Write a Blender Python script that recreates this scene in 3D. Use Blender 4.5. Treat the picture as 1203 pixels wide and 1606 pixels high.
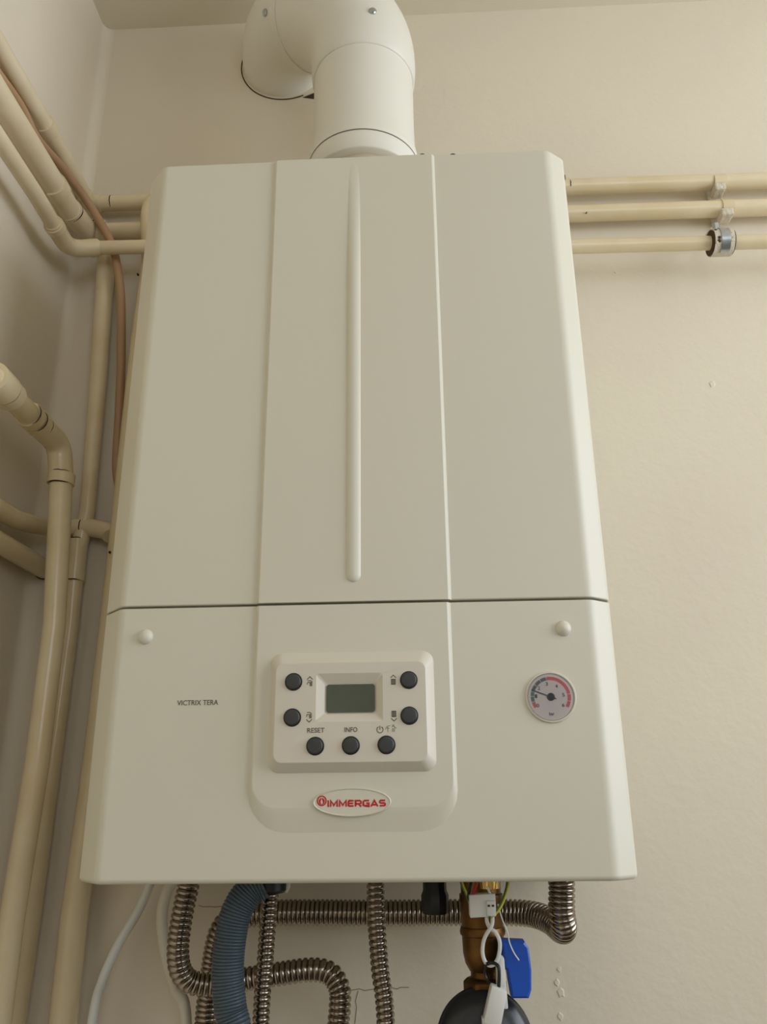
import bpy, bmesh, math, random
from mathutils import Vector, Matrix
PI = math.pi
for o in list(bpy.data.objects): bpy.data.objects.remove(o)
S = bpy.context.scene
COL = S.collection

# ------------------------------------------------------------------ camera
cam_d = bpy.data.cameras.new('camera'); cam = bpy.data.objects.new('camera', cam_d); COL.objects.link(cam)
cam_d.sensor_fit = 'VERTICAL'; cam_d.sensor_height = 36.0; cam_d.lens = 28.5157
cam_d.clip_start = 0.01
cam.matrix_world = Matrix([[0.998909, 0.02502, 0.03944, 0.056579], [0.045487, -0.329443, -0.943079, -0.920161], [-0.010603, 0.943844, -0.330221, 0.062293], [0, 0, 0, 1]])
S.camera = cam
# ------------------------------------------------------------------ light and exposure
W = bpy.data.worlds.new('sky'); S.world = W; W.use_nodes = True
W.node_tree.nodes['Background'].inputs[0].default_value = (0.75, 0.87, 1.0, 1)
W.node_tree.nodes['Background'].inputs[1].default_value = 1.0
def area(name, loc, rot, sx, sy, power, color):
    l = bpy.data.lights.new(name, 'AREA'); l.shape = 'RECTANGLE'; l.size = sx; l.size_y = sy
    l.energy = power; l.color = color
    o = bpy.data.objects.new(name, l); COL.objects.link(o); o.location = loc; o.rotation_euler = rot
    return o
area('daylight_side_window', (1.585, -0.78, 0.52), (0, math.radians(90), 0), 1.15, 1.25, 19.5, (0.91, 0.97, 1.06))
area('rear_fill_light', (0.80, -2.46, 0.66), (math.radians(90), 0, 0), 1.1, 0.85, 5.0, (0.93, 0.97, 1.06))  # added fill lamp; no window is known behind the camera
S.view_settings.view_transform = 'Standard'; S.view_settings.look = 'None'
S.view_settings.gamma = 1.0; S.view_settings.use_curve_mapping = False
S.view_settings.exposure = -0.05

# ------------------------------------------------------------------ materials
def srgb(r, g, b):
    f = lambda c: (c/255/12.92) if c/255 <= 0.04045 else ((c/255+0.055)/1.055)**2.4
    return (f(r), f(g), f(b), 1)
def mat(name, col, rough=0.5, metal=0.0, vary=0.0, vscale=8.0, bump=0.0, bscale=60.0, col2=None, coat=0.0, spec=0.5):
    m = bpy.data.materials.new(name); m.use_nodes = True
    nt = m.node_tree; b = nt.nodes['Principled BSDF']
    b.inputs['Base Color'].default_value = col; b.inputs['Roughness'].default_value = rough
    b.inputs['Metallic'].default_value = metal; b.inputs['Specular IOR Level'].default_value = spec
    if coat: b.inputs['Coat Weight'].default_value = coat; b.inputs['Coat Roughness'].default_value = 0.08
    tc = nt.nodes.new('ShaderNodeTexCoord')
    if col2 or vary:
        n = nt.nodes.new('ShaderNodeTexNoise'); n.inputs['Scale'].default_value = vscale; n.inputs['Detail'].default_value = 6
        nt.links.new(tc.outputs['Object'], n.inputs['Vector'])
        r = nt.nodes.new('ShaderNodeValToRGB'); r.color_ramp.elements[0].position = 0.38; r.color_ramp.elements[1].position = 0.66
        c2 = col2 or tuple(max(0, c*(1-vary)) for c in col[:3])+(1,)
        r.color_ramp.elements[0].color = c2; r.color_ramp.elements[1].color = col
        nt.links.new(n.outputs['Fac'], r.inputs['Fac']); nt.links.new(r.outputs['Color'], b.inputs['Base Color'])
    if bump:
        n2 = nt.nodes.new('ShaderNodeTexNoise'); n2.inputs['Scale'].default_value = bscale; n2.inputs['Detail'].default_value = 4
        nt.links.new(tc.outputs['Object'], n2.inputs['Vector'])
        bp = nt.nodes.new('ShaderNodeBump'); bp.inputs['Strength'].default_value = bump; bp.inputs['Distance'].default_value = 0.004
        nt.links.new(n2.outputs['Fac'], bp.inputs['Height']); nt.links.new(bp.outputs['Normal'], b.inputs['Normal'])
    return m
M = {}
M['wall'] = mat('cream_plaster', srgb(230, 219, 196), 0.85, bump=0.12, bscale=90, vscale=2.5, col2=srgb(224, 212, 191), spec=0.2)
M['far_wall'] = mat('far_wall_paint', srgb(198, 190, 176), 0.9, spec=0.2)
M['ceiling'] = mat('ceiling_paint', srgb(228, 219, 198), 0.9, bump=0.1, bscale=40, spec=0.2)
M['floor'] = mat('floor_tile', srgb(84, 74, 64), 0.5, vary=0.2, vscale=3)
M['boiler'] = mat('white_enamel', srgb(219, 214, 195), 0.4, spec=0.5)
M['module'] = mat('white_plastic', srgb(219, 211, 194), 0.4)
M['flue'] = mat('white_flue_enamel', srgb(232, 228, 214), 0.42)
M['flueshade'] = mat('shaded_flue_enamel', srgb(206, 192, 170), 0.6)  # shade below the collar put into the neck's beige colour
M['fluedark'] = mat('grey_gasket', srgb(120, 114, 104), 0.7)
M['casing'] = mat('dark_casing', srgb(40, 34, 30), 0.7)
M['black'] = mat('black_plastic', srgb(20, 20, 22), 0.4)
M['button'] = mat('charcoal_rubber', srgb(58, 58, 58), 0.5)
M['lcd'] = mat('lcd_glass', srgb(92, 98, 84), 0.12, vary=0.12, vscale=30)
M['red'] = mat('red_print', srgb(196, 30, 36), 0.45)
M['dred'] = mat('dial_red', srgb(200, 66, 62), 0.5)
M['dgreen'] = mat('dial_green', srgb(46, 104, 62), 0.5)
M['ddark'] = mat('dial_dark', srgb(74, 66, 66), 0.5)
M['ink'] = mat('grey_ink', srgb(92, 86, 78), 0.6)
M['inkpale'] = mat('pale_grey_ink', srgb(150, 146, 136), 0.6)
M['inkblack'] = mat('black_ink', srgb(36, 32, 30), 0.6)
M['dial'] = mat('dial_face', srgb(216, 204, 200), 0.5)
M['white'] = mat('white_print', srgb(235, 232, 226), 0.5)
M['pipe'] = mat('cream_gloss_paint', srgb(231, 215, 180), 0.27, bump=0.10, bscale=45, col2=srgb(222, 203, 162), vscale=14, coat=0.25)
M['pipew'] = mat('whitish_gloss_paint', srgb(232, 216, 184), 0.3, bump=0.10, bscale=45, col2=srgb(222, 204, 168), vscale=14, coat=0.3)
M['crack'] = mat('dark_crack', srgb(66, 50, 34), 0.9)
M['hairline'] = mat('hairline_crack', srgb(138, 124, 104), 0.9)
M['chip'] = mat('chipped_paint', srgb(214, 204, 184), 0.8, bump=0.6, bscale=200)
M['conduit'] = mat('tan_cable_sheath', srgb(188, 150, 112), 0.45, vary=0.15, vscale=12)
M['zinc'] = mat('zinc_steel', srgb(190, 196, 196), 0.3, 0.85, vary=0.15, vscale=120)
M['steel'] = mat('stainless_corrugated', srgb(168, 157, 144), 0.2, 1.0, vary=0.15, vscale=60)
M['brass'] = mat('aged_brass', srgb(128, 92, 48), 0.38, 0.9, vary=0.5, vscale=55)
M['brassbright'] = mat('bright_brass', srgb(224, 188, 112), 0.2, 1.0)
M['bluehose'] = mat('blue_grey_pvc', srgb(74, 88, 96), 0.4, vary=0.12, vscale=20)
M['blue'] = mat('blue_handle_plastic', srgb(28, 84, 186), 0.35, vary=0.12, vscale=40)
M['nylon'] = mat('white_nylon', srgb(222, 222, 214), 0.45)
M['cream'] = mat('cream_pvc', srgb(214, 206, 186), 0.45)
M['green'] = mat('green_wire', srgb(70, 110, 40), 0.4)
M['yellow'] = mat('yellow_wire', srgb(196, 190, 60), 0.4)
M['redwire'] = mat('red_wire', srgb(170, 30, 30), 0.4)
M['darkmetal'] = mat('dark_grey_paint', srgb(34, 36, 40), 0.3, spec=0.6)
M['greyprint'] = mat('grey_print', srgb(170, 166, 168), 0.5)
M['frame'] = mat('window_white', srgb(225, 225, 220), 0.4)
def thin_glass(name, k=0.06):
    m = bpy.data.materials.new(name); m.use_nodes = True; nt = m.node_tree
    for n in list(nt.nodes): nt.nodes.remove(n)
    o = nt.nodes.new('ShaderNodeOutputMaterial'); t = nt.nodes.new('ShaderNodeBsdfTransparent'); g = nt.nodes.new('ShaderNodeBsdfGlossy')
    g.inputs['Roughness'].default_value = 0.03; f = nt.nodes.new('ShaderNodeFresnel'); f.inputs[0].default_value = 1.22
    x = nt.nodes.new('ShaderNodeMixShader')
    nt.links.new(f.outputs[0], x.inputs[0]); nt.links.new(t.outputs[0], x.inputs[1]); nt.links.new(g.outputs[0], x.inputs[2]); nt.links.new(x.outputs[0], o.inputs[0])
    return m
M['glass'] = thin_glass('clear_glass')

# ------------------------------------------------------------------ helpers
class MB:
    """collects faces; build() links them as ONE mesh object"""
    def __init__(s): s.v = []; s.f = []; s.m = []; s.cur = 0
    def add(s, vs, fs):
        n = len(s.v); s.v += [tuple(v) for v in vs]; s.f += [tuple(i+n for i in f) for f in fs]; s.m += [s.cur]*len(fs)
    def box(s, a, b):
        x0,y0,z0 = [min(p,q) for p,q in zip(a,b)]; x1,y1,z1 = [max(p,q) for p,q in zip(a,b)]
        s.add([(x0,y0,z0),(x1,y0,z0),(x1,y1,z0),(x0,y1,z0),(x0,y0,z1),(x1,y0,z1),(x1,y1,z1),(x0,y1,z1)],
              [(0,3,2,1),(4,5,6,7),(0,1,5,4),(1,2,6,5),(2,3,7,6),(3,0,4,7)])
        return s
    def loft(s, rings, cap0=False, cap1=True, closed=True):
        n = len(rings[0]); vs = [p for r in rings for p in r]; fs = []
        for i in range(len(rings)-1):
            for j in range(n if closed else n-1):
                k = (j+1) % n
                fs.append((i*n+j, i*n+k, (i+1)*n+k, (i+1)*n+j))
        if cap0: fs.append(tuple(range(n-1, -1, -1)))
        if cap1: fs.append(tuple((len(rings)-1)*n+j for j in range(n)))
        s.add(vs, fs); return s
    def tube(s, pts, rad, seg=20, caps=True, flat=1.0):
        """sweep a circle along pts; rad is a number or one radius per point"""
        P = [Vector(p) for p in pts]; n = len(P)
        T = [((P[min(i+1,n-1)]-P[max(i-1,0)]).normalized()) for i in range(n)]
        a = Vector((0,0,1)) if abs(T[0].z) < 0.9 else Vector((0,-1,0))
        N = (a - T[0]*a.dot(T[0])).normalized(); rings = []
        for i in range(n):
            if i:
                ax = T[i-1].cross(T[i])
                if ax.length > 1e-9: N = Matrix.Rotation(T[i-1].angle(T[i]), 3, ax.normalized()) @ N
                N = (N - T[i]*N.dot(T[i])).normalized()
            B = T[i].cross(N); r = rad[i] if isinstance(rad, (list, tuple)) else rad
            rings.append([P[i]+(N*math.cos(2*PI*j/seg)+B*math.sin(2*PI*j/seg)*flat)*r for j in range(seg)])
        return s.loft(rings, caps, caps)
    def lathe(s, prof, base, axis=(0,0,1), seg=32, caps=True):
        """prof = [(radius, height)] about axis from base"""
        A = Vector(axis).normalized(); h = Vector((1,0,0)) if abs(A.x) < 0.9 else Vector((0,0,1))
        U = (h - A*h.dot(A)).normalized(); V = A.cross(U); b = Vector(base)
        return s.loft([[b+A*z+(U*math.cos(2*PI*j/seg)+V*math.sin(2*PI*j/seg))*max(r,1e-5) for j in range(seg)] for r, z in prof], caps, caps)
    def ribbon(s, pts, w, y, d=0.0003, closed=False):
        """flat printed line in the XZ plane, facing -y"""
        n = len(pts); L = []; Rr = []
        for i in range(n):
            p = pts[i]; a = pts[(i-1) % n] if (i or closed) else pts[i]; b = pts[(i+1) % n] if (i < n-1 or closed) else pts[i]
            t = Vector((b[0]-a[0], b[1]-a[1])).normalized(); q = Vector((-t.y, t.x))*w/2
            if a is not p and b is not p:
                e_ = Vector((b[0]-p[0], b[1]-p[1])).normalized(); q *= min(2.2, 1/max(0.3, abs(t.dot(e_))))
            L.append((p[0]+q.x, y, p[1]+q.y)); Rr.append((p[0]-q.x, y, p[1]-q.y))
        vs = L+Rr; fs = [(i, (i+1) % n, n+(i+1) % n, n+i) for i in range(n if closed else n-1)]
        vs2 = [(x, yy+d, z) for x, yy, z in vs]
        s.add(vs+vs2, fs+[tuple(2*n+k for k in reversed(f)) for f in fs]); return s
    def build(s, name, m, parent=None, smooth=True, angle=35, loc=None, kind=None, bevel=0, wn=False):
        me = bpy.data.meshes.new(name); o = bpy.data.objects.new(name, me); COL.objects.link(o)
        if parent is not None:
            o.parent = parent; org = ORG[parent.name]
        else:
            xs = [v[0] for v in s.v]; ys = [v[1] for v in s.v]; zs = [v[2] for v in s.v]
            org = Vector(loc) if loc else Vector(((min(xs)+max(xs))/2, (min(ys)+max(ys))/2, min(zs)))
            o.location = org
        ORG[o.name] = org
        me.from_pydata([tuple(Vector(v)-org) for v in s.v], [], s.f)
        for k in (m if isinstance(m, (list, tuple)) else [m]): me.materials.append(M[k])
        me.polygons.foreach_set('material_index', s.m)
        bm = bmesh.new(); bm.from_mesh(me); bmesh.ops.remove_doubles(bm, verts=bm.verts, dist=1e-6)
        bmesh.ops.recalc_face_normals(bm, faces=bm.faces)
        if bevel:
            bmesh.ops.bevel(bm, geom=[e for e in bm.edges if len(e.link_faces) == 2 and e.calc_face_angle() > 0.6], offset=bevel, segments=2, affect='EDGES', profile=0.5)
        if smooth:
            for f in bm.faces: f.smooth = len(f.verts) <= 8
            for e in bm.edges: e.smooth = len(e.link_faces) == 2 and e.calc_face_angle() < math.radians(angle)
        bm.to_mesh(me); bm.free()
        if wn:
            w_ = o.modifiers.new('weighted_normals', 'WEIGHTED_NORMAL'); w_.keep_sharp = True; w_.weight = 100
        if kind: o['kind'] = kind
        return o
ORG = {}
def thing(name, label, cat, loc, group=None):
    o = bpy.data.objects.new(name, None); COL.objects.link(o); o.location = loc; o.empty_display_size = 0.02
    o['label'] = label; o['category'] = cat
    if group: o['group'] = group
    ORG[o.name] = Vector(loc); return o
def tag(o, label, cat, group=None):
    o['label'] = label; o['category'] = cat
    if group: o['group'] = group
    return o
def spline(pts, n=12):
    """Catmull-Rom through pts"""
    P = [Vector(p) for p in pts]; P = [P[0]*2-P[1]]+P+[P[-1]*2-P[-2]]; out = []
    for i in range(1, len(P)-2):
        a,b,c,d = P[i-1:i+3]
        for k in range(n):
            t = k/n
            out.append(0.5*((2*b)+(c-a)*t+(2*a-5*b+4*c-d)*t*t+(3*b-a-3*c+d)*t**3))
    return out+[P[-2]]
def fillet(pts, r, n=8):
    """polyline with rounded corners"""
    P = [Vector(p) for p in pts]; out = [P[0]]
    for i in range(1, len(P)-1):
        a = (P[i-1]-P[i]); b = (P[i+1]-P[i]); q = min(r, a.length*0.49, b.length*0.49)
        s0 = P[i]+a.normalized()*q; s1 = P[i]+b.normalized()*q
        for k in range(n+1):
            t = k/n; out.append(s0*(1-t)**2+P[i]*2*t*(1-t)+s1*t*t)
    return out+[P[-1]]
def resample(pts, step):
    P = [Vector(p) for p in pts]; L = [0]
    for a, b in zip(P, P[1:]): L.append(L[-1]+(b-a).length)
    n = max(2, int(L[-1]/step)); out = []; j = 0
    for i in range(n+1):
        d = L[-1]*i/n
        while j < len(L)-2 and L[j+1] < d: j += 1
        t = (d-L[j])/max(1e-9, L[j+1]-L[j]); out.append(P[j].lerp(P[j+1], min(1, t)))
    return out
def bellows(mb, pts, r, period, depth, seg=22, per=6):
    """corrugated hose: narrow grooves between rounded ridges"""
    Q = resample(pts, period/per)
    R_ = [r-depth*(1-abs(math.sin(PI*i/per)))**1.6 for i in range(len(Q))]
    mb.tube(Q, R_, seg); return mb
def rrect(x0, x1, z0, z1, r, y, n=6):
    out = []
    rr = r if isinstance(r, (list, tuple)) else [r]*4         # bottom-left, bottom-right, top-right, top-left
    for (cx, cz, a), q in zip(((x0, z0, PI), (x1, z0, 1.5*PI), (x1, z1, 0), (x0, z1, 0.5*PI)), rr):
        sx = q if cx == x0 else -q; sz = q if cz == z0 else -q
        for k in range(n+1):
            t = a+0.5*PI*k/n; out.append((cx+sx+q*math.cos(t), y, cz+sz+q*math.sin(t)))
    return out
def ellipse(cx, cz, rx, rz, y, n=48): return [(cx+rx*math.cos(2*PI*i/n), y, cz+rz*math.sin(2*PI*i/n)) for i in range(n)]
def text(name, body, m, parent, x0, x1, z0, z1, y, bold=0.0, depth=0.0002):
    """built-in font turned into a mesh and fitted into x0..x1, z0..z1 on the plane y"""
    c = bpy.data.curves.new('glyphs', 'FONT'); c.body = body; c.offset = bold; c.extrude = 0.02; c.resolution_u = 3
    t = bpy.data.objects.new('glyphs', c); COL.objects.link(t)
    dg = bpy.context.evaluated_depsgraph_get(); me = bpy.data.meshes.new_from_object(t.evaluated_get(dg))
    bpy.data.objects.remove(t); bpy.data.curves.remove(c)
    xs = [v.co.x for v in me.vertices]; ys = [v.co.y for v in me.vertices]
    org = ORG[parent.name]
    for v in me.vertices:
        x, yy, zz = v.co
        v.co = Vector((x0+(x-min(xs))/(max(xs)-min(xs))*(x1-x0), y-(zz/0.02)*depth*0.5, z0+(yy-min(ys))/(max(ys)-min(ys))*(z1-z0)))-org
    me.name = name; me.materials.clear(); me.materials.append(M[m])
    o = bpy.data.objects.new(name, me); COL.objects.link(o); o.parent = parent; ORG[o.name] = org
    return o
def ring(mb, p, t, r, w=0.0012, h=0.0006, seg=20):
    """a thin raised or dark band round a pipe of radius r"""
    t = Vector(t).normalized(); p = Vector(p)
    mb.lathe([(r-0.002, -w/2), (r+h, -w/2), (r+h, w/2), (r-0.002, w/2)], p, t, seg); return mb

# ------------------------------------------------------------------ room
def struct(mb, name, m, **k):
    o = mb.build(name, m, **k); o['kind'] = 'structure'; return o
XL, XR, YF, ZF, ZC = -0.405, 1.6, -2.5, -1.35, 1.187
back = struct(MB().box((XL-0.1, 0, ZF), (XR+0.1, 0.12, ZC)), 'wall_back', 'wall', smooth=False)
mb = MB()                                                     # left wall with the soft plaster fillet in the corner
prof = [(XL-0.1, YF), (XL, YF)] + [(XL+0.014*(1-math.cos(a)), -0.014+0.014*math.sin(a)) for a in [PI/2*k/8 for k in range(9)]] + [(XL+0.014, 0.004), (XL-0.1, 0.004)]
mb.loft([[(x, y, z) for x, y in prof] for z in (ZF, ZC)], True, True)
struct(mb, 'wall_left', 'wall')
struct(MB().box((XL-0.1, YF-0.1, ZC), (XR+0.1, 0.12, ZC+0.1)), 'ceiling', 'ceiling', smooth=False)
struct(MB().box((XL-0.1, YF-0.1, ZF-0.1), (XR+0.1, 0.12, ZF)), 'floor', 'floor', smooth=False)
def wall_hole(name, fixed, lo, hi, h0, h1, z0, z1, axis):
    mb = MB()
    def bx(a0, a1, b0, b1):
        if axis == 'x': mb.box((fixed, a0, b0), (fixed+0.12, a1, b1))
        else: mb.box((a0, fixed-0.12, b0), (a1, fixed, b1))
    bx(lo, hi, ZF, z0); bx(lo, hi, z1, ZC); bx(lo, h0, z0, z1); bx(h1, hi, z0, z1)
    return struct(mb, name, 'far_wall', smooth=False)
def window(name, c, axis, w, h, d):
    """frame with a middle mullion, pane and sill"""
    def P(u, v, q): return (c[0]+q, c[1]+u, c[2]+v) if axis == 'x' else (c[0]+u, c[1]-q, c[2]+v)
    mb = MB(); t = 0.05
    for (u0, u1, v0, v1) in ((-w/2, w/2, -h/2, -h/2+t), (-w/2, w/2, h/2-t, h/2), (-w/2, -w/2+t, -h/2+t, h/2-t), (w/2-t, w/2, -h/2+t, h/2-t), (-t/2, t/2, -h/2+t, h/2-t)):
        mb.box(P(u0, v0, d), P(u1, v1, d+0.05))
    o = struct(mb, name, 'frame', smooth=False)
    MB().box(P(-w/2+t, -h/2+t, d+0.02), P(-t/2, h/2-t, d+0.026)).build('pane', 'glass', o, smooth=False)
    MB().box(P(t/2, -h/2+t, d+0.02), P(w/2-t, h/2-t, d+0.026)).build('pane', 'glass', o, smooth=False)
    MB().box(P(-w/2, -h/2-0.02, -0.04), P(w/2, -h/2, d+0.05)).build('window_sill', 'frame', o, smooth=False)
wall_hole('wall_right', XR, YF, 0, -1.45, -0.11, -0.10, 1.14, 'x')
window('window_1', (XR, -0.78, 0.52), 'x', 1.34, 1.24, 0.04)
wall_hole('wall_front', YF, XL, XR, 0.20, 1.40, 0.19, 1.13, 'y')
window('added_rear_window', (0.80, YF, 0.66), 'y', 1.2, 0.94, 0.04)  # unseen window, added to go with the rear fill lamp

def jag(pts, w, seed, n=5):
    """jagged thin crack on the back wall: proud by 0.3 mm"""
    rnd = random.Random(seed); P = resample([Vector((a[0], 0, a[2])) for a in pts], 0.006); L = []
    for p in P: L.append((p.x+rnd.uniform(-1, 1)*0.0012, p.z+rnd.uniform(-1, 1)*0.0012))
    return MB().ribbon(L, w, -0.0003, 0.0006)
for i, q in enumerate(([(-0.1796, 0.0000, -0.0437), (-0.1529, 0.0000, -0.0444), (-0.1249, 0.0000, -0.0434)], [(-0.0297, 0.0000, -0.1207), (0.0054, 0.0000, -0.1196), (0.0373, 0.0000, -0.1180)],
                       [(-0.0137, 0.0000, -0.1224), (-0.0162, 0.0000, -0.1500)])):
    jag(q, 0.0007, i).build('crack', 'hairline', back, smooth=False)
for i, (p, s_) in enumerate((((0.4301, -0.0000, 0.5421), 0.006), ((0.1847, 0.0000, -0.1144), 0.004), ((0.1877, 0.0000, -0.1232), 0.005), ((0.1860, 0.0000, -0.1435), 0.004), ((0.1881, 0.0000, -0.1026), 0.003), ((0.3281, 0.0000, 0.7118), 0.002), ((-0.2702, 0.0000, 0.0588), 0.004))):
    rnd = random.Random(i+9); n = 9
    rim = [(p[0]+s_*(0.5+0.5*rnd.random())*math.cos(2*PI*k/n), p[2]+s_*1.2*(0.5+0.5*rnd.random())*math.sin(2*PI*k/n)) for k in range(n)]
    MB().loft([[(x, 0, z) for x, z in rim], [(p[0]+(x-p[0])*0.7, -0.0007, p[2]+(z-p[2])*0.7) for x, z in rim]]).build('plaster_chip', 'wall', back, angle=20)

# ------------------------------------------------------------------ boiler
H, HS, D = 0.6851, 0.2161, 0.25
boiler = thing('gas_boiler', 'large white wall-hung gas boiler with button panel, display and pressure gauge', 'boiler', (0, -0.13, 0))
def fil2(poly, r):                                            # round the listed corners of an open 2-D profile
    return [(p.x, p.y) for p in fillet([Vector((x, y, 0)) for x, y in poly], r, 5)]
def cover(name, z0, z1, lip0, lip1):
    prof = fil2([(-0.22, -0.03), (-0.22, -D+0.0265), (-0.1964, -D), (0.201, -D), (0.22, -D+0.0149), (0.22, -0.03)], 0.005)
    n = len(prof)
    def inset(q):
        out = []
        for i, (x, y) in enumerate(prof):
            a = prof[max(0, i-1)]; b = prof[min(n-1, i+1)]; t = Vector((b[0]-a[0], b[1]-a[1])).normalized()
            out.append((x-t.y*q, y+t.x*q))
        return out
    rings = []
    for z, q in [(z0, lip0)]+[(z0+lip0*(1-math.sin(a)), lip0*(1-math.cos(a))) for a in (1.2, 0.8, 0.4, 0)]+[(z1-lip1*(1-math.cos(a)), lip1*(1-math.sin(PI/2+a)) if False else lip1*(1-math.sqrt(max(0, 1-(1-math.cos(a))**2)))) for a in (0, 0.6, 1.0, 1.3, PI/2)]:
        rings.append([(x, y, z) for x, y in inset(q)])
    return MB().loft(rings, True, True).build(name, 'boiler', boiler, angle=40, wn=True)
cover('upper_cover', HS+0.0009, H, 0.0015, 0.003)
cover('lower_cover', 0, HS-0.0011, 0.004, 0.0012)
MB().loft([[(x, y, z) for x, y in ((-0.205, -0.02), (-0.205, -0.226), (-0.192, -0.2405), (0.196, -0.2405), (0.212, -0.228), (0.212, -0.02))] for z in (0.006, 0.675)], True, True).build('inner_casing', 'casing', boiler, smooth=False)
MB().box((-0.16, -0.001, 0.60), (0.16, -0.031, 0.64)).build('hanging_bracket', 'zinc', boiler, smooth=False)
BX0, BX1, BH = -0.0805, 0.085, 0.0032
YB = -D-BH
# raised centre band, upper and lower halves
mb = MB(); e = 0.0022
sec = [(BX0, -D+0.001), (BX0, -D), (BX0+e, YB+0.0004), (BX0+e+0.0012, YB), (BX1-e-0.0012, YB), (BX1-e, YB+0.0004), (BX1, -D), (BX1, -D+0.001)]
mb.loft([[(x, y, z) for x, y in sec] for z in (HS+0.001, HS+0.0025, H-0.004, H-0.001)], True, True); mb.build('centre_band', 'boiler', boiler, angle=60, wn=True)
mb = MB()
o0 = rrect(BX0, BX1-0.001, 0.036, HS-0.0012, [0.03, 0.03, 0.0006, 0.0006], -D+0.001); o1 = rrect(BX0, BX1-0.001, 0.036, HS-0.0012, [0.03, 0.03, 0.0006, 0.0006], -D)
o2 = rrect(BX0+e, BX1-0.001-e, 0.050, HS-0.0012, [0.022, 0.022, 0.0006, 0.0006], YB+0.0004); o3 = rrect(BX0+e+0.0012, BX1-e-0.0022, 0.054, HS-0.0018, [0.02, 0.02, 0.0006, 0.0006], YB)
mb.loft([o0, o1, o2, o3], True, True); mb.build('lower_centre_band', 'boiler', boiler, angle=60, wn=True)
# long pressed rib
rings = []
for d_ in [0.0066*(1-math.cos(PI/2*k_/10)) for k_ in range(11)]+[0.0066+0.4364*k_/30 for k_ in range(1, 31)]:
    t = d_/0.443; z = 0.2335+d_
    w = 0.0066*math.sqrt(max(0.0, 1-(1-min(1, d_/0.0066))**2))+1e-5
    h = 0.0030*w/0.0066*min(1, (1-t)*3.2+0.02)
    rings.append([(0.0025+w*math.cos(a), YB+0.0006-(h+0.0006)*max(0, math.sin(a))**1.3, z) for a in [PI*k/12 for k in range(13)]])
MB().loft(rings, False, False, closed=False).build('centre_rib', 'boiler', boiler, angle=80)
for c in ((-0.1734, -0.2520, 0.1909), (0.1760, -0.2520, 0.1911)):
    MB().lathe([(0.0066, -0.002), (0.0066, 0), (0.0058, 0.0022), (0.0042, 0.0038), (0.0022, 0.0047), (0.0003, 0.005)], (c[0], -D, c[2]), (0, -1, 0), 28).build('cover_button', 'boiler', boiler, angle=60)
MB().box((0.2188, -0.2325, 0.664), (0.2206, -0.230, 0.669)).build('rivet', 'crack', boiler, smooth=False)
for p in ((0.0729, -0.2360, 0.6994), (0.1050, -0.2360, 0.6977)):
    mb = MB(); mb.lathe([(0.0045, 0), (0.0045, p[2]-H-0.002), (0.0035, p[2]-H), (0.001, p[2]-H+0.0006)], (p[0], p[1], H-0.0012), seg=12); mb.build('top_screw', 'casing', boiler)
# control panel
YP = -0.2612
mb = MB(); po = rrect(-0.0655, 0.0685, 0.0795, 0.1745, 0.009, YB+0.0006); pm = rrect(-0.0645, 0.0675, 0.0805, 0.1735, 0.0085, YB-0.0012); pi_ = rrect(-0.0605, 0.0622, 0.0865, 0.1655, 0.007, YP+0.0006)
pj = rrect(-0.0595, 0.0612, 0.0875, 0.1645, 0.0065, YP)
ro = rrect(-0.0268, 0.0268, 0.1180, 0.1560, 0.0015, YP); ri = rrect(-0.0192, 0.0208, 0.1250, 0.1480, 0.002, YP+0.0042)
mb.loft([po, pm, pi_, pj, ro, ri], True, True)
panel = mb.build('control_panel', 'module', boiler, angle=24, wn=True)
MB().loft([rrect(-0.0188, 0.0204, 0.1254, 0.1476, 0.0022, YP+0.0041), rrect(-0.0188, 0.0204, 0.1254, 0.1476, 0.0022, YP+0.0032)], True, True).build('display', 'lcd', panel)
for px in ((-0.0451, -0.2630, 0.1498), (-0.0454, -0.2630, 0.1218), (0.0478, -0.2630, 0.1497), (0.0477, -0.2630, 0.1219), (-0.0267, -0.2630, 0.0997), (0.0013, -0.2630, 0.0998), (0.0293, -0.2630, 0.0999)):
    mb = MB(); b = (px[0], YP, px[2])
    mb.cur = 1; mb.lathe([(0.0071, -0.001), (0.0071, 0.0004), (0.0062, 0.0005), (0.0062, 0.0014), (0.0060, 0.0018)], b, (0, -1, 0), 32)
    mb.cur = 0; mb.lathe([(0.0060, 0.0018), (0.0053, 0.0024), (0.0030, 0.0026), (0.0003, 0.0026)], b, (0, -1, 0), 32)
    mb.build('button', ['button', 'black'], panel, angle=30)
YT = YP-0.0002
text('reset_lettering', 'RESET', 'ink', panel, (-0.0332, -0.2612, 0.1100)[0], (-0.0195, -0.2612, 0.1098)[0], (-0.0266, -0.2612, 0.1099)[2], (-0.0267, -0.2612, 0.1136)[2], YT)
text('info_lettering', 'INFO', 'ink', panel, (-0.0036, -0.2612, 0.1101)[0], (0.0065, -0.2612, 0.1100)[0], (0.0012, -0.2612, 0.1100)[2], (0.0012, -0.2612, 0.1137)[2], YT)
u = 0.00052                                                    # about one photograph pixel on the panel
def at(p, L): return [(p[0]+a*u, p[2]+b*u) for a, b in L]
def arc(cx, cy, r, a0, a1, n=12): return [(cx+r*math.cos(math.radians(a0+(a1-a0)*k/n)), cy+r*math.sin(math.radians(a0+(a1-a0)*k/n))) for k in range(n+1)]
w = 0.0006
p = (-0.0319, -0.2612, 0.1498); mb = MB()                              # tap with arrow up
mb.ribbon(at(p, [(-4.5,3), (0,7.5), (4.5,3)]), w, YT); mb.ribbon(at(p, [(-3.5,1.2), (1,1.4), (4,-0.6)]), w, YT); mb.ribbon(at(p, [(-4,-4.5), (-3.6,-1.4), (3.6,-1.4)]), w, YT)
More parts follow.
